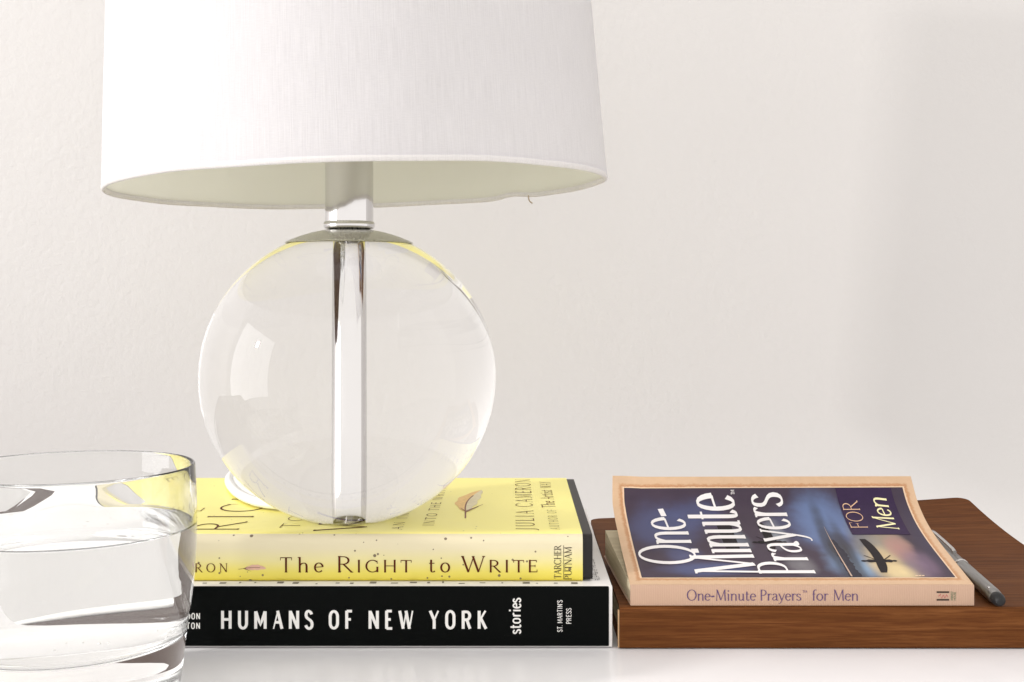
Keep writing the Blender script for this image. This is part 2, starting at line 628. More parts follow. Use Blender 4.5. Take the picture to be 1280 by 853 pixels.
# glyph: advance, strokes [(points, weight)], horizontal serifs [(x, y)], arm-end ticks [(x, y0, y1)]
G = {
 ' ': (.34, [], [], []),
 '-': (.40, [([(.06, .36), (.34, .40)], 2.6)], [], []),
 '.': (.20, [([(.07, .0), (.07, .09)], 1.0)], [], []),
 "'": (.18, [([(.10, 1.02), (.06, .78)], .8)], [], []),
 'A': (.80, [([(.08, 0), (.41, 1)], .45), ([(.39, 1), (.72, 0)], 1), ([(.19, .36), (.61, .36)], 1)], [(.08, 0), (.72, 0)], []),
 'B': (.66, [([(.14, 0), (.14, 1)], 1), ([(.14, .985), (.32, .985)] + arc(.32, .76, .20, .225, 90, -90) + [(.14, .535)], 1), ([(.14, .53), (.34, .53)] + arc(.34, .27, .24, .26, 90, -90) + [(.14, .015)], 1)], [(.14, 0), (.14, 1)], []),
 'C': (.84, [(arc(.46, .5, .38, .5, 48, 318, 20), 1)], [], [(.74, .70, .96)]),
 'D': (.80, [([(.14, 0), (.14, 1)], 1), ([(.14, .985), (.34, .985)] + arc(.34, .5, .38, .485, 90, -90) + [(.14, .015)], 1)], [(.14, 0), (.14, 1)], []),
 'E': (.64, [([(.14, 0), (.14, 1)], 1), ([(.14, .98), (.54, .98)], 1), ([(.14, .52), (.46, .52)], 1), ([(.14, .02), (.57, .02)], 1)], [(.14, 0), (.14, 1)], [(.54, .82, 1.0), (.46, .42, .62), (.58, 0, .20)]),
 'F': (.60, [([(.14, 0), (.14, 1)], 1), ([(.14, .98), (.54, .98)], 1), ([(.14, .52), (.46, .52)], 1)], [(.14, 0), (.14, 1)], [(.54, .80, 1.0), (.46, .42, .62)]),
 'G': (.88, [(arc(.46, .5, .38, .5, 48, 322, 20), 1), ([(.75, .0), (.75, .42)], 1)], [(.75, .42)], [(.74, .70, .96)]),
 'H': (.88, [([(.15, 0), (.15, 1)], 1), ([(.73, 0), (.73, 1)], 1), ([(.15, .52), (.73, .52)], 1)], [(.15, 0), (.15, 1), (.73, 0), (.73, 1)], []),
 'I': (.36, [([(.18, 0), (.18, 1)], 1)], [(.18, 0), (.18, 1)], []),
 'J': (.42, [([(.24, 1), (.24, .12)] + bez((.24, .12), (.24, -.10), (.12, -.22), (-.04, -.20)), 1)], [(.24, 1)], []),
 'K': (.74, [([(.14, 0), (.14, 1)], 1), ([(.62, 1), (.16, .44)], .7), ([(.28, .56), (.66, 0)], 1)], [(.14, 0), (.14, 1), (.62, 1), (.66, 0)], []),
 'L': (.60, [([(.14, 0), (.14, 1)], 1), ([(.14, .02), (.54, .02)], 1)], [(.14, 0), (.14, 1)], [(.55, 0, .22)]),
 'M': (1.02, [([(.14, 0), (.18, 1)], .5), ([(.18, 1), (.51, .03)], 1), ([(.51, .03), (.84, 1)], .5), ([(.84, 1), (.89, 0)], 1)], [(.14, 0), (.15, 1), (.89, 0), (.87, 1)], []),
 'N': (.86, [([(.14, 0), (.14, 1)], .55), ([(.14, 1), (.72, 0)], 1), ([(.72, 0), (.72, 1)], .55)], [(.14, 0), (.11, 1), (.72, 1)], []),
 'O': (.92, [(arc(.46, .5, .38, .5, 0, 360, 28), 1)], [], []),
 'P': (.62, [([(.14, 0), (.14, 1)], 1), ([(.14, .985), (.30, .985)] + arc(.30, .73, .25, .255, 90, -90) + [(.14, .475)], 1)], [(.14, 0), (.14, 1)], []),
 'R': (.76, [([(.14, 0), (.14, 1)], 1), ([(.14, .985), (.32, .985)] + arc(.32, .745, .24, .24, 90, -90) + [(.14, .505)], 1), ([(.32, .51), (.70, 0)], 1)], [(.14, 0), (.14, 1), (.71, 0)], []),
 'S': (.60, [(S_CURVE, 1)], [], [(.50, .74, .98), (.07, .02, .26)]),
 'T': (.72, [([(.36, 0), (.36, 1)], 1), ([(.05, .98), (.67, .98)], 1)], [(.36, 0)], [(.05, .80, 1.0), (.67, .80, 1.0)]),
 'U': (.84, [([(.14, 1), (.14, .34)] + arc(.42, .32, .28, .32, 180, 360)[1:] + [(.70, 1)], 1)], [(.14, 1), (.70, 1)], []),
 'V': (.80, [([(.08, 1), (.41, 0)], 1), ([(.39, 0), (.72, 1)], .5)], [(.08, 1), (.72, 1)], []),
 'W': (1.14, [([(.08, 1), (.35, 0)], 1), ([(.35, 0), (.58, .94)], .5), ([(.56, 1), (.82, 0)], 1), ([(.82, 0), (1.06, 1)], .5)], [(.08, 1), (.57, 1), (1.06, 1)], []),
 'Y': (.78, [([(.08, 1), (.39, .48)], 1), ([(.70, 1), (.39, .48)], .6), ([(.39, .48), (.39, 0)], 1)], [(.08, 1), (.70, 1), (.39, 0)], []),
 'a': (.56, [(bez((.08, .50), (.12, .66), (.40, .68), (.40, .44)) + [(.40, .12)] + bez((.40, .12), (.40, .0), (.47, -.01), (.53, .06))[1:], 1), (bez((.40, .38), (.20, .34), (.05, .30), (.06, .15)) + bez((.06, .15), (.07, -.04), (.30, -.04), (.40, .16))[1:], .8)], [], []),
 'e': (.54, [(arc(.28, X/2, .22, X/2, 8, 320, 18), 1), ([(.06, .33), (.495, .36)], 1)], [], []),
 'f': (.38, [([(.16, 0), (.16, .80)] + bez((.16, .80), (.17, 1.02), (.32, 1.04), (.40, .96))[1:], 1), ([(.04, X-.02), (.32, X-.02)], 1)], [(.16, 0)], []),
 'h': (.66, [([(.14, 0), (.14, 1.02)], 1), (bez((.14, .44), (.24, .66), (.52, .70), (.52, .40)) + [(.52, 0)], 1)], [(.14, 0), (.52, 0), (.10, 1.0)], []),
 'i': (.30, [([(.15, 0), (.15, X)], 1), ([(.15, .84), (.15, .95)], 1.25)], [(.15, 0), (.11, X-.01)], []),
 'n': (.66, [([(.14, 0), (.14, X)], 1), (bez((.14, .44), (.24, .66), (.52, .70), (.52, .40)) + [(.52, 0)], 1)], [(.14, 0), (.52, 0), (.10, X-.01)], []),
 'o': (.60, [(arc(.30, X/2, .24, X/2, 0, 360, 22), 1)], [], []),
 'r': (.46, [([(.14, 0), (.14, X)], 1), (bez((.14, .40), (.20, .62), (.30, .66), (.42, .56)), 1)], [(.14, 0), (.10, X-.01)], []),
 's': (.46, [(s_curve, 1)], [], []),
 't': (.42, [([(.16, .84), (.16, .14)] + bez((.16, .14), (.16, -.02), (.30, -.04), (.38, .08))[1:], 1), ([(.04, X-.02), (.36, X-.02)], 1)], [], []),
 'u': (.66, [([(.14, X), (.14, .20)] + bez((.14, .20), (.14, -.08), (.44, -.02), (.50, .18))[1:], 1), ([(.50, X), (.50, 0)], 1)], [(.10, X-.01), (.46, X-.01), (.55, 0)], []),
 'y': (.58, [([(.06, X), (.31, 0)], 1), ([(.52, X), (.31, 0)] + bez((.31, 0), (.22, -.24), (.14, -.32), (.02, -.28))[1:], .6)], [(.07, X), (.52, X)], []),
}
def stad(x0, x1, y0, y1):
    r = (x1-x0)/2; c = (x0+x1)/2
    return arc(c, y1-r, r, r, 0, 180, 8) + arc(c, y0+r, r, r, 180, 360, 8) + [(x1, y1-r)]
SANS = dict(G)
SANS['O'] = (.84, [(stad(.14, .70, .03, .97), 1)], [], [])
SANS['o'] = (.62, [(stad(.10, .52, .03, X), 1)], [], [])
SANS['U'] = (.82, [([(.14, 1)] + arc(.41, .30, .27, .27, 180, 360) + [(.68, 1)], 1)], [], [])
SANS['M'] = (1.00, [([(.14, 0), (.14, .97)], 1), ([(.16, .97), (.50, .18), (.84, .97)], .9), ([(.86, .97), (.86, 0)], 1)], [], [])
SANS['R'] = (.80, [([(.14, 0), (.14, 1)], 1), ([(.14, .94), (.40, .94)] + arc(.40, .72, .24, .22, 90, -90) + [(.14, .50)], 1), ([(.42, .50), (.66, 0)], 1)], [], [])
SANS['N'] = (.84, [([(.14, 0), (.14, 1)], 1), ([(.15, .96), (.69, .04)], 1), ([(.70, 0), (.70, 1)], 1)], [], [])
SANS['i'] = (.30, [([(.15, 0), (.15, X)], 1), ([(.15, .82), (.15, .97)], 1)], [], [])


def text_mesh(name, s, mp, cap, mat, parent, sx=1.0, wv=.12, wh=.04, serif=.16, track=0.0, font=None,
              length=None, slant=0.0, small=None, start=0.0):
    """mp(x, y, lift) -> world point. x along the line, y up, in metres; length fits the line to that width"""
    font = font or G
    # layout
    items, x = [], start
    for i, ch in enumerate(s):
        sc = 1.0
        c2 = ch
        if small and ch.islower():
            sc, c2 = small, ch.upper()
        g = font[c2]
        items.append((x, sc, g))
        x += (g[0]*sc + track)
    fx = cap*sx if length is None else length/(x-start-track)
    verts, faces = [], []
    lift = [0]

    def ribbon(pts, w, ox, sc):
        P = [((ox + px*sc)*fx + slant*py*sc*cap, py*sc*cap) for px, py in pts]
        # subdivide long straight pieces so that they follow a curved sheet
        Q = [P[0]]
        for a, b in zip(P[:-1], P[1:]):
            m = max(1, int(math.hypot(b[0]-a[0], b[1]-a[1])/.0016))
            for q in range(1, m+1):
                Q.append((a[0]+(b[0]-a[0])*q/m, a[1]+(b[1]-a[1])*q/m))
        n = len(Q)
        lift[0] += 1
        lf = (lift[0] % 9)*5e-6
        base = len(verts)
        closed = math.hypot(Q[0][0]-Q[-1][0], Q[0][1]-Q[-1][1]) < 1e-6
        for i in range(n):
            if closed:
                a, b = Q[i-1 if i else n-2], Q[i+1 if i < n-1 else 1]
            else:
                a, b = Q[max(i-1, 0)], Q[min(i+1, n-1)]
            tx, ty = b[0]-a[0], b[1]-a[1]
            L = math.hypot(tx, ty) or 1
            tx, ty = tx/L, ty/L
            wd = math.hypot(wv*ty, wh*tx)*cap*w*(.5+.5*sc)*.5
            verts.append(mp(Q[i][0]-ty*wd, Q[i][1]+tx*wd, lf))
            verts.append(mp(Q[i][0]+ty*wd, Q[i][1]-tx*wd, lf))
        for i in range(n-1):
            faces.append((base+2*i, base+2*i+1, base+2*i+3, base+2*i+2))
    for ox, sc, (adv, st, se, ar) in items:
        for pts, w in st:
            ribbon(pts, w, ox, sc)
        if serif:
            for (px, py) in se:
                hw = serif/2*cap/fx if sx else serif/2
                hw = min(hw, .17)
                ribbon([(px-hw, py), (px+hw, py)], 1.0, ox, sc)
            for (px, y0, y1) in ar:
                ribbon([(px, y0), (px, y1)], .35, ox, sc)
    return mesh_obj(name, verts, faces, mat, parent, False)


def poly(name, pts, mp, mat, parent, lift=0.0, step=.004):
    """flat printed shape: outline in sheet metres, mapped on a sheet by mp; strips so that it follows a curve.
    pts is (left side, right side): two equally long lists of (x, y)"""
    L, Rr = [pts[0][0]], [pts[1][0]]
    for i in range(1, len(pts[0])):
        (a, b), (c, d) = pts[0][i-1:i+1], pts[1][i-1:i+1]
        q = max(1, int(max(math.hypot(b[0]-a[0], b[1]-a[1]), math.hypot(d[0]-c[0], d[1]-c[1]))/.0016))
        for t in range(1, q+1):
            L.append((a[0]+(b[0]-a[0])*t/q, a[1]+(b[1]-a[1])*t/q))
            Rr.append((c[0]+(d[0]-c[0])*t/q, c[1]+(d[1]-c[1])*t/q))
    verts, faces = [], []
    m = 8
    for a, b in zip(L, Rr):
        for q in range(m+1):
            t = q/m
            verts.append(mp(a[0]+(b[0]-a[0])*t, a[1]+(b[1]-a[1])*t, lift))
    for i in range(len(L)-1):
        for q in range(m):
            o = i*(m+1)+q
            faces.append((o, o+1, o+m+2, o+m+1))
    return mesh_obj(name, verts, faces, mat, parent, False)


LIFT = 0.00012

# ================================================================ black book (bottom of the stack)
BX0, BX1, BY0, BY1, BZ1 = -.166, .0417, .500, .684, .0262
bk = tag(empty('book', ((BX0+BX1)/2, (BY0+BY1)/2, 0)),
         'thick book with black spine lettered in white, lowest under the lamp, flat on the table', 'book')
# boards + spine wrapped in white paper, page block between
T = .0022
bm_obj('back_cover', box_bm(BX0, BX1, BY0+.0012, BY1, .0003, T, .0005), M_WHITEPAPER, bk)
front = bm_obj('front_cover', box_bm(BX0, BX1, BY0+.0012, BY1, BZ1-T, BZ1, .0005), M_WHITEPAPER, bk)
bm_obj('page_block', box_bm(BX0+.004, BX1-.0035, BY0+.004, BY1-.005, T, BZ1-T), M_PAGES2, bk)
# white spine board, slightly ragged at the end; black spine panel over it
bm_obj('spine', box_bm(BX0, BX1+.0002, BY0+.0004, BY0+.0035, .0005, BZ1-.0002, .0006), M_WHITEPAPER, bk)
sp_bm = box_bm(BX0-.0002, BX1-.0012, BY0, BY0+.0012, .0009, BZ1-.0003, .0006)
spine_b = bm_obj('spine_panel', sp_bm, M_BLACKSPINE, bk)
spine_b['label'] = 'black spine panel with white lettering'


def mp_front(yy, x0, z0):
    return lambda x, y, l: Vector((x0+x, yy-LIFT-l, z0+y))


def mp_front_up(yy, x0, z0):     # reads upwards, tops of letters to the left
    return lambda x, y, l: Vector((x0-y, yy-LIFT-l, z0+x))


SN = dict(font=SANS, wv=.165, wh=.15, serif=0)
text_mesh('title_lettering', 'HUMANS OF NEW YORK', mp_front(BY0, -.1214, .0083), .0075, M_WHITEINK, bk, track=.42, length=.1110, **SN)
text_mesh('subtitle_lettering', 'stories', mp_front_up(BY0, .0036, .0062), .0050, M_WHITEINK, bk, track=.05, length=.0150, font=SANS, wv=.135, wh=.12, serif=0)
text_mesh('publisher_lettering', "ST. MARTIN'S", mp_front_up(BY0, .0210, .0070), .0021, M_WHITEINK, bk, track=.10, length=.0132, font=SANS, wv=.125, wh=.12, serif=0)
text_mesh('publisher_lettering', 'PRESS', mp_front_up(BY0, .0247, .0103), .0021, M_WHITEINK, bk, track=.10, length=.0066, font=SANS, wv=.125, wh=.12, serif=0)
text_mesh('author_lettering', 'BRANDON', mp_front(BY0, -.1433, .0123), .0025, M_WHITEINK, bk, track=.18, length=.0134, font=SANS, wv=.16, wh=.15, serif=0)
text_mesh('author_lettering', 'STANTON', mp_front(BY0, -.1433, .0083), .0025, M_WHITEINK, bk, track=.18, length=.0134, font=SANS, wv=.16, wh=.15, serif=0)
# small printed marks on the cover strip that shows beside and in front of the upper book
rr = random.Random(3)
mv, mf = [], []
def mark(x0, x1, y0, y1, z):
    b = len(mv)
    mv.extend([Vector((x0, y0, z)), Vector((x1, y0, z)), Vector((x1, y1, z)), Vector((x0, y1, z))])
    mf.append((b, b+1, b+2, b+3))
for i in range(24):
    x = -.155 + i*.0079 + rr.uniform(-.002, .002)
    w = rr.uniform(.0006, .0030)
    y = BY0 + rr.uniform(.0020, .0045)
    mark(x, x+w, y, y+rr.uniform(.001, .003), BZ1+LIFT)
for i in range(14):
    y = .509 + i*.0030
    for q in range(4):
        if rr.random() < .75:
            x = .0345 + q*.0008 + rr.uniform(-.0001, .0001)
            mark(x, x+rr.uniform(.0003, .0006), y+rr.uniform(0, .0008), y+rr.uniform(.0010, .0024), BZ1+LIFT+q*1e-5)
mesh_obj('cover_print', mv, mf, M_GREYINK, bk, False)

# ================================================================ yellow book
YX0, YX1, YY0, YY1, YZ0, YZ1 = -.1770, .0341, .507, .6630, .0264, .0463
JX1 = YX1 - .0042       # the jacket is a little shorter than the boards
yb = tag(empty('book', ((YX0+YX1)/2, (YY0+YY1)/2, YZ0)),
         'yellow jacketed hardback with brown lettering, under the glass lamp and on the black book', 'book')


def wrap_profile(y0, y1, z0, z1, rb, n=8, rc=.0014):
    """outline of a cover wrapped round a spine: bottom back -> bottom front -> spine -> top front -> top back"""
    pts = [(y1, z0)]
    ny = 14
    for i in range(1, ny):
        pts.append((y1 + (y0+rc-y1)*i/ny, z0))
    for i in range(n+1):
        a = R(270 - 90*i/n)
        pts.append((y0+rc+rc*math.cos(a), z0+rc+rc*math.sin(a)))
    for i in range(1, 6):
        pts.append((y0, z0+rc+(z1-z0-rb-rc)*i/6))
    for i in range(n+1):
        a = R(180 - 90*i/n)
        pts.append((y0+rb+rb*math.cos(a), z1-rb+rb*math.sin(a)))
    for i in range(1, ny+1):
        pts.append((y0+rb + (y1-y0-rb)*i/ny, z1))
    return pts


def sheet(name, prof, x0, x1, thick, mats, parent, nx=24, matfun=None, uvfun=None, disp=None):
    """extrude a (y,z) profile along X as a closed sheet of the given thickness (inwards)"""
    n = len(prof)
    nor = []
    for i in range(n):
        a, b = Vector(prof[max(i-1, 0)]), Vector(prof[min(i+1, n-1)])
        t = (b-a).normalized()
        nor.append(Vector((t.y, -t.x)))     # points inwards for the wrap direction used here
    verts, uvs, faces, mi = [], [], [], []
    for side in (0, 1):
        for j in range(nx+1):
            x = x0+(x1-x0)*j/nx
            for i in range(n):
                p = Vector(prof[i]) + nor[i]*thick*side
                q = Vector((x, p.x, p.y))
                if disp:
                    q += disp(q)
                verts.append(q)
                uvs.append(uvfun(x, p.x, p.y) if uvfun else (x, i/n))
    off = (nx+1)*n
    for j in range(nx):
        for i in range(n-1):
            m = matfun(prof[i], prof[i+1]) if matfun else 0
            a = j*n+i
            faces.append((a, a+1, a+n+1, a+n)); mi.append(m)
            faces.append((off+a, off+a+n, off+a+n+1, off+a+1)); mi.append(m)
    for i in range(n-1):
        for a in (i, nx*n+i):
            faces.append((a, a+1, off+a+1, off+a)); mi.append(matfun(prof[i], prof[i+1]) if matfun else 0)
    for j in range(nx):
        for i in (0, n-1):
            a = j*n+i
            faces.append((a, a+n, off+a+n, off+a)); mi.append(0)
    o = mesh_obj(name, verts, faces, mats, parent, True, 40, uvs)
    for p, m in zip(o.data.polygons, mi):
        p.material_index = m
    return o


# black case: boards all round, seen at the right end beyond the jacket
sheet('case_cover', wrap_profile(YY0+.0006, YY1, YZ0+.0006, YZ1-.0006, .0040), YX0, YX1, .0024, M_BLACKBOARD, yb, nx=4)
bm_obj('page_block', box_bm(YX0+.004, YX1-.004, YY0+.0045, YY1-.005, YZ0+.0031, YZ1-.0031), M_PAGES, yb)
jk = sheet('dust_jacket', wrap_profile(YY0, YY1+.0004, YZ0, YZ1, .0042), YX0+.0010, JX1, .0005, [M_YCOVER, M_YSPINE], yb, nx=30,
           matfun=lambda a, b: 1 if (a[0]+b[0])/2 < YY0+.0027 else 0,
           uvfun=lambda x, y, z: (x, (z-YZ0)/(YZ1-YZ0)))
jk['label'] = 'yellow dust jacket with cream spine'

YS = YY0
SER = dict(wv=.135, wh=.055, serif=.18)
text_mesh('title_lettering', 'The', mp_front(YS, -.0982, .0303), .0062, M_BROWNINK, yb, track=.26, length=.0186, **SER)
text_mesh('title_lettering', 'Right', mp_front(YS, -.0742, .0303), .0066, M_BROWNINK, yb, track=.14, length=.0320, small=.76, **SER)
text_mesh('title_lettering', 'to', mp_front(YS, -.0353, .0303), .0062, M_BROWNINK, yb, track=.28, length=.0092, **SER)
text_mesh('title_lettering', 'Write', mp_front(YS, -.0216, .0303), .0066, M_BROWNINK, yb, track=.14, length=.0326, small=.76, **SER)
text_mesh('author_lettering', 'CAMERON', mp_front(YS, -.1545, .0303), .0036, M_BROWNINK, yb, track=.36, length=.0345, **SER)
text_mesh('publisher_lettering', 'TARCHER', mp_front_up(YS, .0207, .0274), .0029, M_DARKINK, yb, length=.0142, wv=.12, wh=.05, serif=.16)
text_mesh('publisher_lettering', 'PUTNAM', mp_front_up(YS, .0251, .0270), .0029, M_DARKINK, yb, length=.0140, wv=.12, wh=.05, serif=.16)
fp = mp_front(YS, 0, 0)
poly('publisher_rule', ([(.0217, .0272), (.0217, .0416)], [(.0219, .0272), (.0219, .0416)]), fp, M_DARKINK, yb)


def feather(name, mp, L, W, mats, parent):
    """leaf-like feather along +x: two vanes and a quill"""
    N = 16
    def w(t):
        return W*(math.sin(math.pi*min(1, t**.75))**.8)*(.55+.45*t)*(1+.10*math.sin(23*t))
    up = ([(L*i/N, L*.05*math.sin(3*i/N)) for i in range(N+1)], [(L*i/N, L*.05*math.sin(3*i/N)+w(i/N)) for i in range(N+1)])
    dn = ([(L*i/N, L*.05*math.sin(3*i/N)) for i in range(N+1)], [(L*i/N, L*.05*math.sin(3*i/N)-w(i/N)*.9) for i in range(N+1)])
    poly(name, up, mp, mats[0], parent, 0)
    poly(name, dn, mp, mats[1], parent, 0)
    q = [(-L*.28+L*1.0*i/N, L*.05*math.sin(3*(i/N-.25))) for i in range(N+1)]
    poly(name, ([(a, b-W*.045) for a, b in q], [(a, b+W*.045) for a, b in q]), mp, mats[2], parent, 3e-5)
    for (a, b, c, d) in ((-.05, 0, .22, -.55), (.02, 0, .30, -.75), (.0, 0, .14, .5)):
        poly(name, ([(L*a, W*(b-.05)), (L*c, W*(d-.02))], [(L*a, W*(b+.05)), (L*c, W*(d+.02))]), mp, mats[2], parent, 6e-5)


M_FEATHER_A = plain('feather_orange_print', (.78, .50, .17), .45, vary=.3, scale=500)
M_FEATHER_B = plain('feather_pale_print', (.70, .62, .40), .45, vary=.25, scale=400)
M_FEATHER_Q = plain('feather_brown_print', (.22, .085, .045), .5)
M_FEATHER_P = plain('feather_pink_print', (.68, .42, .32), .5, vary=.2, scale=500)
feather('feather_print', lambda x, y, l: Vector((-.1130+x, YS-LIFT-l, .0318+y)), .0092, .0016, (M_FEATHER_P, M_FEATHER_P, M_BROWNINK), yb)
# cover: lines run away from the spine, letter tops towards -X
def mp_cover(xb, y0):
    return lambda x, y, l: Vector((xb-y, y0+x, YZ1+LIFT+l))
THIN = dict(wv=.075, wh=.045, serif=.12)
text_mesh('cover_lettering', 'THE', mp_cover(-.1455, .520), .009, M_BROWNINK, yb, track=.3, length=.050, **THIN)
text_mesh('cover_lettering', 'RIGHT', mp_cover(-.1182, .5135), .0200, M_BROWNINK, yb, track=.22, length=.128, **THIN)
text_mesh('cover_lettering', 'TO', mp_cover(-.0930, .520), .008, M_BROWNINK, yb, track=.3, length=.030, **THIN)
text_mesh('cover_lettering', 'WRITE', mp_cover(-.0632, .5125), .0215, M_BROWNINK, yb, track=.22, length=.130, **THIN)
SM = dict(wv=.11, wh=.07, serif=.15, track=.25)
text_mesh('cover_lettering', 'AN INITIATION', mp_cover(-.0475, .516), .0046, M_BROWNINK, yb, length=.105, **SM)
text_mesh('cover_lettering', 'INTO THE WRITIN', mp_cover(-.0345, .525), .0046, M_BROWNINK, yb, length=.112, **SM)
text_mesh('cover_lettering', 'JULIA CAMERON', mp_cover(.0098, .5155), .0080, M_BROWNINK, yb, length=.142, wv=.09, wh=.05, serif=.14, track=.25)
text_mesh('cover_lettering', 'AUTHOR OF', mp_cover(.0205, .5165), .0040, M_FAINTINK, yb, length=.048, wv=.10, wh=.07, serif=.14, track=.35)
text_mesh('cover_lettering', 'The Artist', mp_cover(.0205, .570), .0062, M_BROWNINK, yb, length=.052, wv=.10, wh=.07, serif=.14, track=.06)
text_mesh('cover_lettering', 'WAY', mp_cover(.0205, .629), .0055, M_BROWNINK, yb, length=.020, wv=.10, wh=.07, serif=.14, track=.15)
feather('feather_print', lambda x, y, l: Vector((-.0215+.10*x-y, .560+x, YZ1+LIFT+l)), .062, .0076, (M_FEATHER_A, M_FEATHER_B, M_FEATHER_Q), yb)

# ================================================================ wood-grain book
WX0, WX1, WY0, WY1, WZ1 = .0450, .2620, .499, .6925, .0173
wb = tag(empty('book', ((WX0+WX1)/2, (WY0+WY1)/2, 0)),
         'brown wood-grain covered book with cream page ends, under the curled paperback and the pen', 'book')


def warp(x, y):
    t = max(0, (y-.56)/(WY1-.56))
    s = max(0, (x-WX0)/(WX1-WX0))
    return .0125*t**2.0*s**1.25 + .0012*t*t


def wood_cover(name, z0, z1, lift_f, parent, x0=WX0, x1=WX1, r=.007):
    nx, ny = 26, 26
    verts, faces = [], []
    def outline(u, v):
        x, y = x0+(x1-x0)*u, WY0+.001+(WY1-WY0-.001)*v
        # rounded far corners
        cxl, cxr, cyb = x0+r, x1-r, WY1-r
        if y > cyb and (x > cxr or x < cxl):
            cx = cxr if x > cxr else cxl
            dx, dy = x-cx, y-cyb
            m = max(abs(dx), abs(dy)); d = math.hypot(dx, dy)
            if d > 1e-9:
                x, y = cx+dx*m/d, cyb+dy*m/d
        return x, y
    us = [0, .012, .024, .035, .046] + [.05+.90*i/16 for i in range(17)] + [.954, .965, .976, .988, 1]
    vs2 = [.95*i/20 for i in range(21)] + [.96, .97, .98, .99, 1]
    for z in (z0, z1):
        for u in us:
            for v_ in vs2:
                x, y = outline(u, v_)
                verts.append(Vector((x, y, z + lift_f(x, y))))
    nu, nv = len(us), len(vs2)
    o = nu*nv
    for i in range(nu-1):
        for j in range(nv-1):
            a = i*nv+j
            faces.append((a, a+1, a+nv+1, a+nv)); faces.append((o+a, o+a+nv, o+a+nv+1, o+a+1))
    for i in range(nu-1):
        for j in (0, nv-1):
            a = i*nv+j
            faces.append((a, a+nv, o+a+nv, o+a))
    for j in range(nv-1):
        for i in (0, nu-1):
            a = i*nv+j
            faces.append((a, a+1, o+a+1, o+a))
    return mesh_obj(name, verts, faces, M_WOOD, parent, True, 40)


wood_cover('front_cover', WZ1-.0016, WZ1, warp, wb)
wood_cover('back_cover', .0003, .0016, lambda x, y: 0, wb)
# rounded spine facing the camera
prof = []
for i in range(13):
    a = R(180-90*i/12); rb = .0022
    prof.append((WY0+rb+rb*math.cos(a), WZ1+.0001-rb+rb*math.sin(a)))
prof = [(WY0+.0012, .0003), (WY0+.0003, .0006)] + [(WY0, .0012+.013*i/5) for i in range(6)] + prof + [(WY0+.0040, WZ1+.0001)]
sheet('spine', prof, WX0-.0002, WX1+.0002, .0010, M_WOOD, wb, nx=20)
pb2 = bm_obj('page_block', box_bm(WX0+.0016, WX1-.002, WY0+.002, WY1-.006, .0018, WZ1-.0018), M_PAGES3, wb)
bm_obj('spine_edge', box_bm(WX0-.0009, WX0-.0003, WY0+.0002, WY0+.0022, .0006, WZ1-.0012, .0002), M_WOODEDGE, wb)

# ================================================================ paperback, its cover curled up at the far edge
PB_Y0, PB_Z0, PB_Z1 = .5012, WZ1+.0003, .0262
pk = tag(empty('paperback', (.121, .545, WZ1)),
         'small paperback with beige border and curling purple cover, on the wood-grain book', 'book')
LEFT = [(.0494, .5014, .0262), (.0490, .5444, .0352), (.0486, .5754, .0450), (.0480, .5900, .0580)]
RIGHT = [(.1930, .5014, .0262), (.1950, .5529, .0364), (.1972, .5811, .0453), (.1985, .5975, .0572)]


def resample(pts, n=64):
    C = catmull(pts, 30)
    d = [0]
    for a, b in zip(C[:-1], C[1:]):
        d.append(d[-1]+(b-a).length)
    out = []
    j = 0
    for i in range(n+1):
        s = d[-1]*i/n
        while j < len(d)-2 and d[j+1] < s:
            j += 1
        t = (s-d[j])/max(1e-9, d[j+1]-d[j])
        out.append(C[j].lerp(C[j+1], t))
    return out, d[-1]


LC, LL = resample(LEFT)
RC, RL = resample(RIGHT)
PBW, PBV = .1490, .0990     # sheet size in its own metres


def cover_pt(u, v, lift=0.0):
    """u, v in sheet metres: along the spine, and away from it"""
    uu, vv = u/PBW, max(0, min(1, v/PBV))
    f = vv*64
    i = min(63, int(f)); t = f-i
    a = LC[i].lerp(LC[i+1], t); b = RC[i].lerp(RC[i+1], t)
    p = a.lerp(b, uu)
    # dog-eared far left corner
    e = max(0, 1 - math.hypot((uu)*PBW, (1-vv)*PBV)/.016)
    p = p + Vector((.0012*e, -.003*e*e, .0010*e))
    ta = (LC[i+1]-LC[i]).lerp(RC[i+1]-RC[i], uu)
    tb = (RC[i]-LC[i])
    n = tb.cross(ta).normalized()
    return p + n*lift


def cover_sheet(name, u0, u1, v0, v1, lift, thick, mat, nu=30, nv=40):
    verts, uvs, faces = [], [], []
    for side in (0, 1):
        for i in range(nu+1):
            for j in range(nv+1):
                u, v_ = u0+(u1-u0)*i/nu, v0+(v1-v0)*j/nv
                verts.append(cover_pt(u, v_, lift-thick*side)); uvs.append((u, v_))
    o = (nu+1)*(nv+1); w = nv+1
    for i in range(nu):
        for j in range(nv):
            a = i*w+j
            faces.append((a, a+1, a+w+1, a+w)); faces.append((o+a, o+a+w, o+a+w+1, o+a+1))
    for i in range(nu):
        for j in (0, nv):
            a = i*w+j
            faces.append((a, a+w, o+a+w, o+a))
    for j in range(nv):
        for i in (0, nu):
            a = i*w+j
            faces.append((a, a+1, o+a+1, o+a))
    return mesh_obj(name, verts, faces, mat, pk, True, 40, uvs)


cv = cover_sheet('front_cover', 0, PBW, .0004, PBV, 0, .0004, M_PBBORDER)
cv['label'] = 'curled front cover with tan deckled border'
# thin pale line then the picture
PU0, PU1, PV0, PV1 = .0058, .1434, .0070, .0918
cover_sheet('cover_rule', PU0-.0007, PU1+.0007, PV0-.0006, PV1+.0006, .00012, .00005, M_PALELINE)
pic = cover_sheet('cover_picture', PU0, PU1, PV0, PV1, .00022, .00005, M_PICTURE)
pic['label'] = 'purple and blue dusk lake picture'


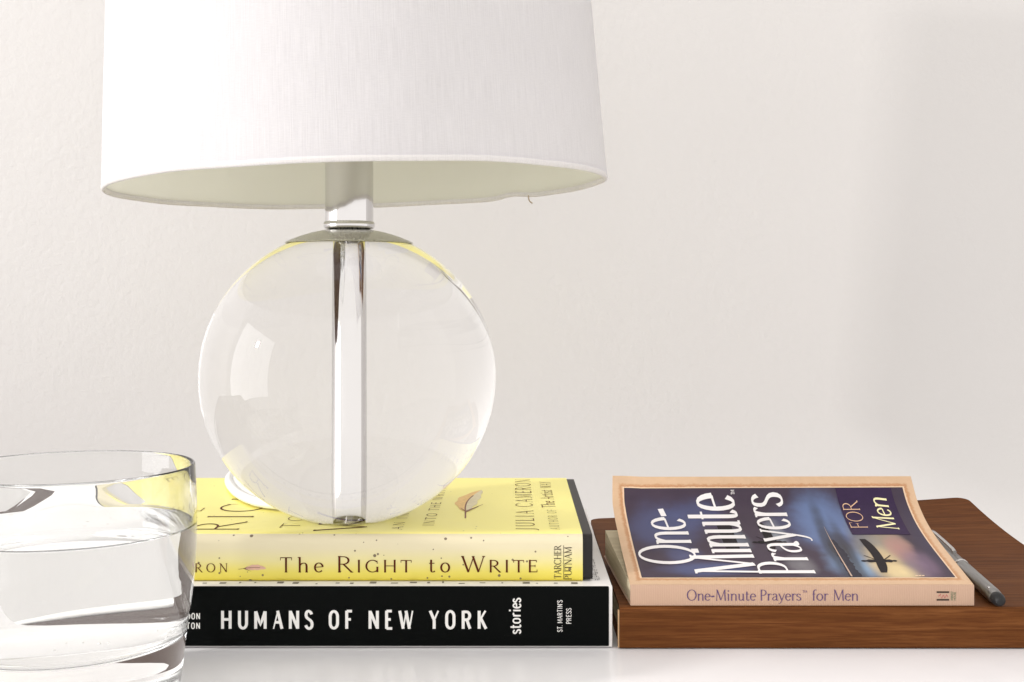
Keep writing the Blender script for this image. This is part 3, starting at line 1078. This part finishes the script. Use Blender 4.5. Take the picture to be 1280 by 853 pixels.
def mp_pb(ub, v0, base=.00046):      # line runs away from the spine, letter tops towards -X
    return lambda x, y, l: cover_pt(ub-y, v0+x, base+l)
raw = lambda x, y, l: cover_pt(x, y, .00030+l)

# picture elements (printed): shore and tree line, rowing boats with figures
N = 26
rr = random.Random(5)
sl, sr = [], []
for i in range(N+1):
    y = PV0+.0004 + (.046-PV0)*i/N
    taper = 1-.75*(i/N)**3
    sl.append((.0992-.0016*taper-rr.uniform(0, .0006), y)); sr.append((.0992+.0024*taper+rr.uniform(0, .0014)*taper, y))
poly('tree_line_print', (sl, sr), raw, M_TREELINE, pk, 0)
poly('shore_light_print', ([(.0978, PV0+.0006), (.0982, .040), (.0984, .060)], [(.0985, PV0+.0006), (.0986, .040), (.0985, .060)]), raw, M_SHORELIGHT, pk, 5e-5)


def boat(ub, v0, v1, hw, vp, mat):
    n = 14
    L, Q = [], []
    for i in range(n+1):
        t = i/n
        w = hw*min(1, 1.25*math.sin(math.pi*(.10+.80*t))**.6)
        L.append((ub-w-.002*(t-.5)**2*4, v0+(v1-v0)*t)); Q.append((ub+w*.9-.002*(t-.5)**2*4, v0+(v1-v0)*t))
    poly('boat_print', (L, Q), raw, mat, pk, 4e-5)
    # figure above and its reflection below, with oars
    for s, ln in ((-1, .0075), (1, .0060)):
        prof_ = [(0, .0014), (.25, .0013), (.5, .0016), (.68, .0006), (.8, .0009), (.92, .0008), (1, .0002)]
        L = [(ub+s*(hw*.6+ln*a), vp-b) for a, b in prof_]; Q = [(ub+s*(hw*.6+ln*a), vp+b) for a, b in prof_]
        poly('figure_print', (L, Q), raw, mat, pk, 6e-5)
        poly('oar_print', ([(ub+s*hw*.6, vp+.001), (ub+s*(hw+.0035), vp+.0060)], [(ub+s*(hw*.6+.0006), vp+.0008), (ub+s*(hw+.0040), vp+.0059)]), raw, mat, pk, 8e-5)


boat(.1155, .0115, .0470, .0023, .0235, M_SILHOUETTE)
boat(.0702, .0340, .0640, .0022, .0440, M_SILHOUETTE)
poly('dark_reflection_print', ([(.0480, .036), (.0476, .062)], [(.0545, .034), (.0545, .064)]), raw, M_SILHOUETTE, pk, 0)
poly('title_box_print', ([(.1100, .0515), (.1100, PV1-.0004)], [(.1375, .0515), (.1375, PV1-.0004)]), raw, M_PURPLEBOX, pk, 9e-5)

BT = dict(wv=.125, wh=.036, serif=.14)
text_mesh('title_lettering', 'One-', mp_pb(.0326, .0200), .0252, M_TITLEWHITE, pk, length=.0590, track=.0, **BT)
text_mesh('title_lettering', 'Minute', mp_pb(.0586, .0090), .0282, M_TITLEWHITE, pk, length=.0790, track=-.01, **BT)
text_mesh('title_lettering', 'Prayers', mp_pb(.0826, .0090), .0242, M_TITLEWHITE, pk, length=.0800, track=-.01, **BT)
text_mesh('title_mark', 'TM', mp_pb(.0600, .0875), .0018, M_TITLEWHITE, pk, length=.0030, wv=.15, wh=.12, serif=0, font=SANS)
text_mesh('title_lettering', 'FOR', mp_pb(.1190, .0575, .00050), .0078, M_TITLEGOLD, pk, length=.0255, wv=.09, wh=.04, serif=.16)
text_mesh('title_lettering', 'Men', mp_pb(.1335, .0555, .0005), .0098, M_TITLECREAM, pk, length=.0300, slant=.18, wv=.15, wh=.06, serif=.16)
# tiny signature in the picture's front corner
for i in range(3):
    u0 = .1262+i*.0014
    poly('signature_print', ([(u0, PV0+.0007), (u0+.0012, PV0+.0008)], [(u0, PV0+.0014), (u0+.0012, PV0+.0016)]), raw, M_PALELINE, pk, 9e-5)

# page block: leans up with the cover, fans a little
def page_surface(top):
    def f(u, v):
        x = .0500+(u)*.1425 - (1-u)*.0048*v
        y = PB_Y0+.0010+.079*v
        zt = .0257+.0005*v+.0072*v**1.3
        zb = PB_Z0+.0006+.0032*v**1.6
        return Vector((x, y, zt if top else zb))
    return f
verts, faces = [], []
nu, nv = 10, 16
for top in (True, False):
    f = page_surface(top)
    for i in range(nu+1):
        for j in range(nv+1):
            verts.append(f(i/nu, j/nv))
o = (nu+1)*(nv+1); w = nv+1
for i in range(nu):
    for j in range(nv):
        a = i*w+j
        faces.append((a, a+1, a+w+1, a+w)); faces.append((o+a, o+a+w, o+a+w+1, o+a+1))
for i in range(nu):
    for j in (0, nv):
        a = i*w+j
        faces.append((a, a+w, o+a+w, o+a))
for j in range(nv):
    for i in (0, nu):
        a = i*w+j
        faces.append((a, a+1, o+a+1, o+a))
mesh_obj('page_block', verts, faces, M_PAGES, pk, True, 40)
# a few loose leaves between block and cover, following the curl
for q, g in enumerate((.25, .5, .78)):
    verts, faces = [], []
    f = page_surface(True)
    for i in range(9):
        for j in range(17):
            a = f(i/8, j/16); b = cover_pt(i/8*PBW*.985+.0009, j/16*PBV*.93, -.0012)
            verts.append(a.lerp(b, g*min(1, (j/16)**1.2)) + Vector((.0004+.0050*(1-i/8)*min(1, j/6), 0, -.0001-.00012*(3-q)*0)))
    for i in range(8):
        for j in range(16):
            a = i*17+j
            faces.append((a, a+1, a+18, a+17))
    mesh_obj('page', verts, faces, M_PAGES2, pk, True, 60)
verts = []
faces = []
f = page_surface(False)
for side in (0, 1):
    for i in range(9):
        for j in range(13):
            p = f(i/8, j/12)
            verts.append(p + Vector((-.0006 + .0012*i/8, 0, -.0002-.0003*side)))
for i in range(8):
    for j in range(12):
        a = i*13+j
        faces.append((a, a+1, a+14, a+13)); faces.append((117+a, 117+a+13, 117+a+14, 117+a+1))
mesh_obj('back_cover', verts, faces, M_PBSPINE, pk, True, 40)
spb = box_bm(.0494, .1930, PB_Y0-.0004, PB_Y0+.0006, PB_Z0, PB_Z1+.0001, .00035)
bm_obj('spine', spb, M_PBSPINE, pk)
PS = PB_Y0-.0004
text_mesh('spine_lettering', 'One-Minute Prayers', mp_front(PS, .0728, .0199), .0044, M_PURPLEINK, pk, length=.0480, wv=.11, wh=.05, serif=.12)
text_mesh('spine_mark', 'TM', mp_front(PS, .1212, .0231), .0010, M_PURPLEINK, pk, length=.0019, wv=.15, wh=.12, serif=0, font=SANS)
text_mesh('spine_lettering', 'for Men', mp_front(PS, .1251, .0199), .0044, M_PURPLEINK, pk, length=.0196, wv=.11, wh=.05, serif=.12)
sp = mp_front(PS, 0, 0)
for z in (.0198, .0230):
    poly('publisher_mark', ([(.1772, z), (.1824, z)], [(.1772, z+.0007), (.1824, z+.0007)]), sp, M_DARKINK, pk)
zig = [(.1780, .0216), (.1788, .0225), (.1792, .0208), (.1800, .0222), (.1806, .0209), (.1813, .0223), (.1819, .0213)]
poly('publisher_mark', ([(a, b-.00016) for a, b in zig], [(a, b+.00016) for a, b in zig]), sp, M_REDINK, pk, 2e-5)
text_mesh('publisher_lettering', 'HARVEST', mp_front_up(PS, .1840, .0199), .0009, M_GREENINK, pk, length=.0038, wv=.15, wh=.12, serif=0, font=SANS)
text_mesh('publisher_lettering', 'HOUSE', mp_front_up(PS, .1852, .0199), .0009, M_GREENINK, pk, length=.0036, wv=.15, wh=.12, serif=0, font=SANS)

# ================================================================ pen
PR = .0031
p0, p1 = Vector((.2022, .4985, WZ1+PR+.0003)), Vector((.2185, .634, WZ1+PR+.0012))
pen = tag(empty('pen', p0), 'dark metal pen with black rubber stylus tip lying beside the paperback', 'pen')
ax = (p1-p0).normalized()
def along(t): return p0+ax*t
tube('barrel', [along(t) for t in (.0040, .0046, .0075, .0080, .030, .060, .0605, .1285, .132)], [.0024, .0029, .0031, .0031, .0031, .0031, .0030, .0028, .0021], M_PEN, pen, 32)
tube('ring', [along(t) for t in (.0600, .0603, .0622, .0625)], [.0030, .0033, .0033, .0030], M_PENCLIP, pen, 32)
tube('stylus_tip', [along(t) for t in (-.0032, -.0030, -.0022, -.0010, .0006, .0022, .0036, .0041)], [.0002, .0011, .0020, .0025, .0028, .0028, .0026, .0022], M_RUBBER, pen, 28)
up = Vector((0, 0, 1)); up = (up-ax*up.dot(ax)).normalized(); side = ax.cross(up)
cl = [(along(t)+up*hh - side*.0) for t, hh in ((.074, .0036), (.078, .0042), (.095, .0044), (.115, .0044), (.121, .0040), (.1225, .0026))]
tube('clip', cl, .0009, M_PENCLIP, pen, 10)
tube('rivet', [along(.0095)+up*.0026-side*.0014, along(.0095)+up*.0031-side*.0017], [.0006, .0004], M_PENCLIP, pen, 10)

# ================================================================ lamp
LX, LY = -.0739, .5450
SR = .0666
SZ0 = YZ1+.0003
SZC = SZ0 + SR*.955
lamp = tag(empty('table_lamp', (LX, LY, YZ1)), 'table lamp with clear glass globe and white drum shade, on the yellow book', 'lamp')
a0 = math.asin(-.955)
a1 = math.asin(.905)
prof = [(0, SZ0)] + [(SR*math.cos(a0)*t, SZ0) for t in (.5, .9)]
NS = 64
prof += [(SR*math.cos(a0+(a1-a0)*i/NS), SZC+SR*math.sin(a0+(a1-a0)*i/NS)) for i in range(NS+1)]
prof += [(SR*math.cos(a1)*.6, SZC+SR*math.sin(a1)), (0, SZC+SR*math.sin(a1))]
globe = lathe('glass_globe', prof, LX, LY, M_CRYSTAL, lamp, 160, 25)
ztop = SZC+SR*math.sin(a1)
lathe('center_rod', [(0, SZ0+.0076), (.0057, SZ0+.0076), (.0057, ztop-.0004), (0, ztop-.0004)], LX, LY, M_CHROME, lamp, 64)
lathe('base_nut', [(0, SZ0+.0006), (.0118, SZ0+.0006), (.0122, SZ0+.0011), (.0122, SZ0+.0068), (.0116, SZ0+.0074), (0, SZ0+.0074)], LX, LY, M_DUSTY, lamp, 64)
# domed cap on the globe
capp = []
for i in range(13):
    a = a1 + (R(90)-a1)*i/12*.93
    capp.append(((SR+.0009)*math.cos(a), SZC+(SR+.0009)*math.sin(a)))
capp = [(SR*math.cos(a1)*.98, ztop+.0003), (SR*math.cos(a1)+.0006, ztop+.0003)] + capp + [(0, capp[-1][1]+.0002)]
lathe('cap', capp, LX, LY, M_DUSTY, lamp, 96)
zc = SZC+SR+.0004
lathe('collar', [(0, zc), (.0098, zc), (.0111, zc+.0003), (.0116, zc+.0011), (.0116, zc+.0026), (.0111, zc+.0034), (.0100, zc+.0037), (0, zc+.0037)], LX, LY, M_CHROME, lamp, 80)
lathe('neck', [(.0, zc+.0034), (.0109, zc+.0034), (.0109, .262), (.0102, .2628), (0, .2628)], LX, LY, M_CHROME, lamp, 96)
lathe('socket', [(0, .2624), (.0125, .2624), (.0135, .266), (.0135, .292), (.012, .296), (0, .296)], LX, LY, M_SOCKET, lamp, 48)
lathe('bulb', [(0, .2955), (.011, .2955), (.012, .302), (.020, .318), (.0245, .334), (.023, .348), (.015, .357), (0, .360)], LX, LY, M_BULB, lamp, 48)

# shade: slightly tipped to the left
RB, RT, SHZ0, SHZ1 = .1118, .0985, .1953, .4330
SCX, SCY = -.0688, LY
tilt = R(-1.95)
Rm = Matrix.Rotation(tilt, 3, 'Y')
piv = Vector((SCX, SCY, SHZ0))


def xf(v):
    return piv + Rm @ (v-piv)


def wob(a, r, z):
    t = max(0, 1-(z-SHZ0)/.03)
    d = .00035*math.sin(3*a+.6)+.00022*math.sin(7*a+1.1)+.00014*math.sin(17*a)
    dz = t*(.00018*math.sin(5*a+.4)+.00012*math.sin(11*a))
    # worn, puckered spot on the far right of the hem
    e = math.exp(-((a-R(51))/R(5))**2)
    return r+d*t-.0010*e*t, z+dz+.0016*e*t


def rad(z):
    return RB+(RT-RB)*(z-SHZ0)/(SHZ1-SHZ0)
zs = [SHZ0+.0012+(SHZ1-SHZ0-.0012)*(i/40)**1.4 for i in range(41)]
shade = lathe('shade', [(rad(z), z) for z in zs] + [(rad(z)-.0006, z) for z in reversed(zs)], SCX, SCY, M_LINEN, lamp, 220, 60, xf, wob, closed=True)
shade['label'] = 'white linen drum shade with worn hem'
zs2 = [SHZ0+.0020+(SHZ1-SHZ0-.0030)*i/20 for i in range(21)]
lathe('lining', [(rad(z)-.0012, z) for z in zs2] + [(rad(z)-.0016, z) for z in reversed(zs2)], SCX, SCY, M_LINING, shade, 220, 60, xf, wob, closed=True)
hem = []
for i in range(13):
    a = R(-20 + 330*i/12)
for i in range(16):
    a = 2*math.pi*i/16
    hem.append((RB-.0010+.0011*math.cos(a), SHZ0+.0014+.0014*math.sin(a)))
lathe('hem', hem, SCX, SCY, M_HEM, shade, 220, 60, xf, wob, closed=True)
hem2 = [(RT-.0009+.0017*math.cos(2*math.pi*i/12), SHZ1+.0019*math.sin(2*math.pi*i/12)) for i in range(12)]
lathe('hem', hem2, SCX, SCY, M_HEM, shade, 120, 60, xf, None, closed=True)
# spider that carries the shade on the socket
for q in range(3):
    a = R(30+120*q)
    e = xf(Vector((SCX+(rad(.300)-.002)*math.cos(a), SCY+(rad(.300)-.002)*math.sin(a), .300)))
    s = Vector((LX+.0134*math.cos(a), LY+.0134*math.sin(a), .290))
    tube('shade_arm', [s, s.lerp(e, .5)+Vector((0, 0, .001)), e], .0012, M_CHROME, lamp, 10)
# loose thread at the puckered spot
a = R(45)
tp = xf(Vector((SCX+RB*math.cos(a), SCY+RB*math.sin(a), SHZ0)))
tube('loose_thread', catmull([tp+Vector((-.0006, -.001, .0030)), tp+Vector((-.0016, -.001, .0010)), tp+Vector((-.0012, -.001, -.0016)), tp+Vector((.0004, -.001, -.0030))], 5), .00035, plain('tan_thread', (.45, .36, .26), .9), shade, 8)
# twin flex leaving the base, over the back of the books and down to the table
for s in (-1, 1):
    d = Vector((.62, .45, 0)).normalized()*.0021*s
    pts = [(-.0905, .556, .0492), (-.104, .5605, .0494), (-.119, .570, .0494), (-.134, .595, .0494), (-.146, .628, .0496), (-.150, .650, .0500), (-.1515, .668, .0485),
           (-.152, .6775, .038), (-.1525, .6790, .016), (-.156, .6800, .0040), (-.172, .6830, .0030), (-.190, .6920, .0020), (-.198, .7010, -.004), (-.206, .706, -.0125), (-.222, .712, -.0172), (-.26, .715, -.0175), (-.45, .715, -.0175)]
    tube('power_cord', catmull([Vector(p)+d for p in pts], 8), .0023, M_CORD, lamp, 14)

# ================================================================ water glass
GX, GY = -.1625, .4400
gl = tag(empty('drinking_glass', (GX, GY, 0)), 'clear tumbler half full of water, standing in front of the book stack', 'glass')
outer = [(.0, .0012), (.030, .0012), (.0365, .0004), (.0385, .0010), (.0398, .0040), (.0408, .0120), (.0418, .0209), (.0443, .0385), (.0453, .0520), (.0456, .0663), (.0453, .0760), (.0449, .0835), (.0447, .0842)]
rimp = [(.0444, .0847), (.0440, .0845), (.0438, .0838)]
inner = [(.0442, .0760), (.0444, .0663), (.0441, .0520), (.0430, .0385), (.0412, .0275), (.0395, .0236), (.0360, .0215), (.0280, .0205), (.0140, .0202), (0, .0201)]


def smooth_prof(pr, m=5):
    return [(max(0, p.x), p.y) for p in catmull([(a, b, 0) for a, b in pr], m)]
so = [outer[0]] + smooth_prof(outer[1:])
si = smooth_prof(inner)
lathe('tumbler', so + rimp + si[:-1] + [(0, inner[-1][1])], GX, GY, M_TUMBLER, gl, 160, 30)
# water body, meniscus at the wall; it reaches 0.2 mm into the glass
WL = .0619
def rin(z):
    for (r1, z1), (r2, z2) in zip(si[:-1], si[1:]):
        if z2 <= z <= z1:
            t = (z-z2)/max(1e-9, z1-z2)
            return r2+(r1-r2)*t
    return si[0][0]
wp = [(0, inner[-1][1]-.0002)] + [(r+.0002, z-.0001) for r, z in reversed(si[:-1]) if z < WL]
wp += [(rin(WL)+.0002, WL+.0010), (rin(WL)-.0004, WL+.0005), (rin(WL)-.0012, WL+.00015), (rin(WL)-.0024, WL), (.03, WL), (0, WL)]
water = lathe('water', wp, GX, GY, M_WATER, gl, 160, 40)
water['label'] = 'clear still water filling the tumbler'
# a few air bubbles caught at the bottom and on the surface
bm = bmesh.new()
bmesh.ops.create_icosphere(bm, subdivisions=2, radius=.00045)
bub = bpy.data.meshes.new('bubble')
bm.to_mesh(bub)
bm.free()
bub.shade_smooth()
bub.materials.append(glass('air_bubble', .752))
rr = random.Random(11)
for i in range(22):
    low = i < 15
    a = rr.uniform(0, 2*math.pi)
    r = rr.uniform(.004, .034)
    o = bpy.data.objects.new('bubble', bub)
    COL.objects.link(o)
    o.parent = water
    o.location = (GX + r*math.cos(a), GY + r*math.sin(a), (.0214+rr.uniform(0, .004)) if low else WL-.0006)
    sc = rr.uniform(.5, 1.2)
    o.scale = (sc, sc, sc)
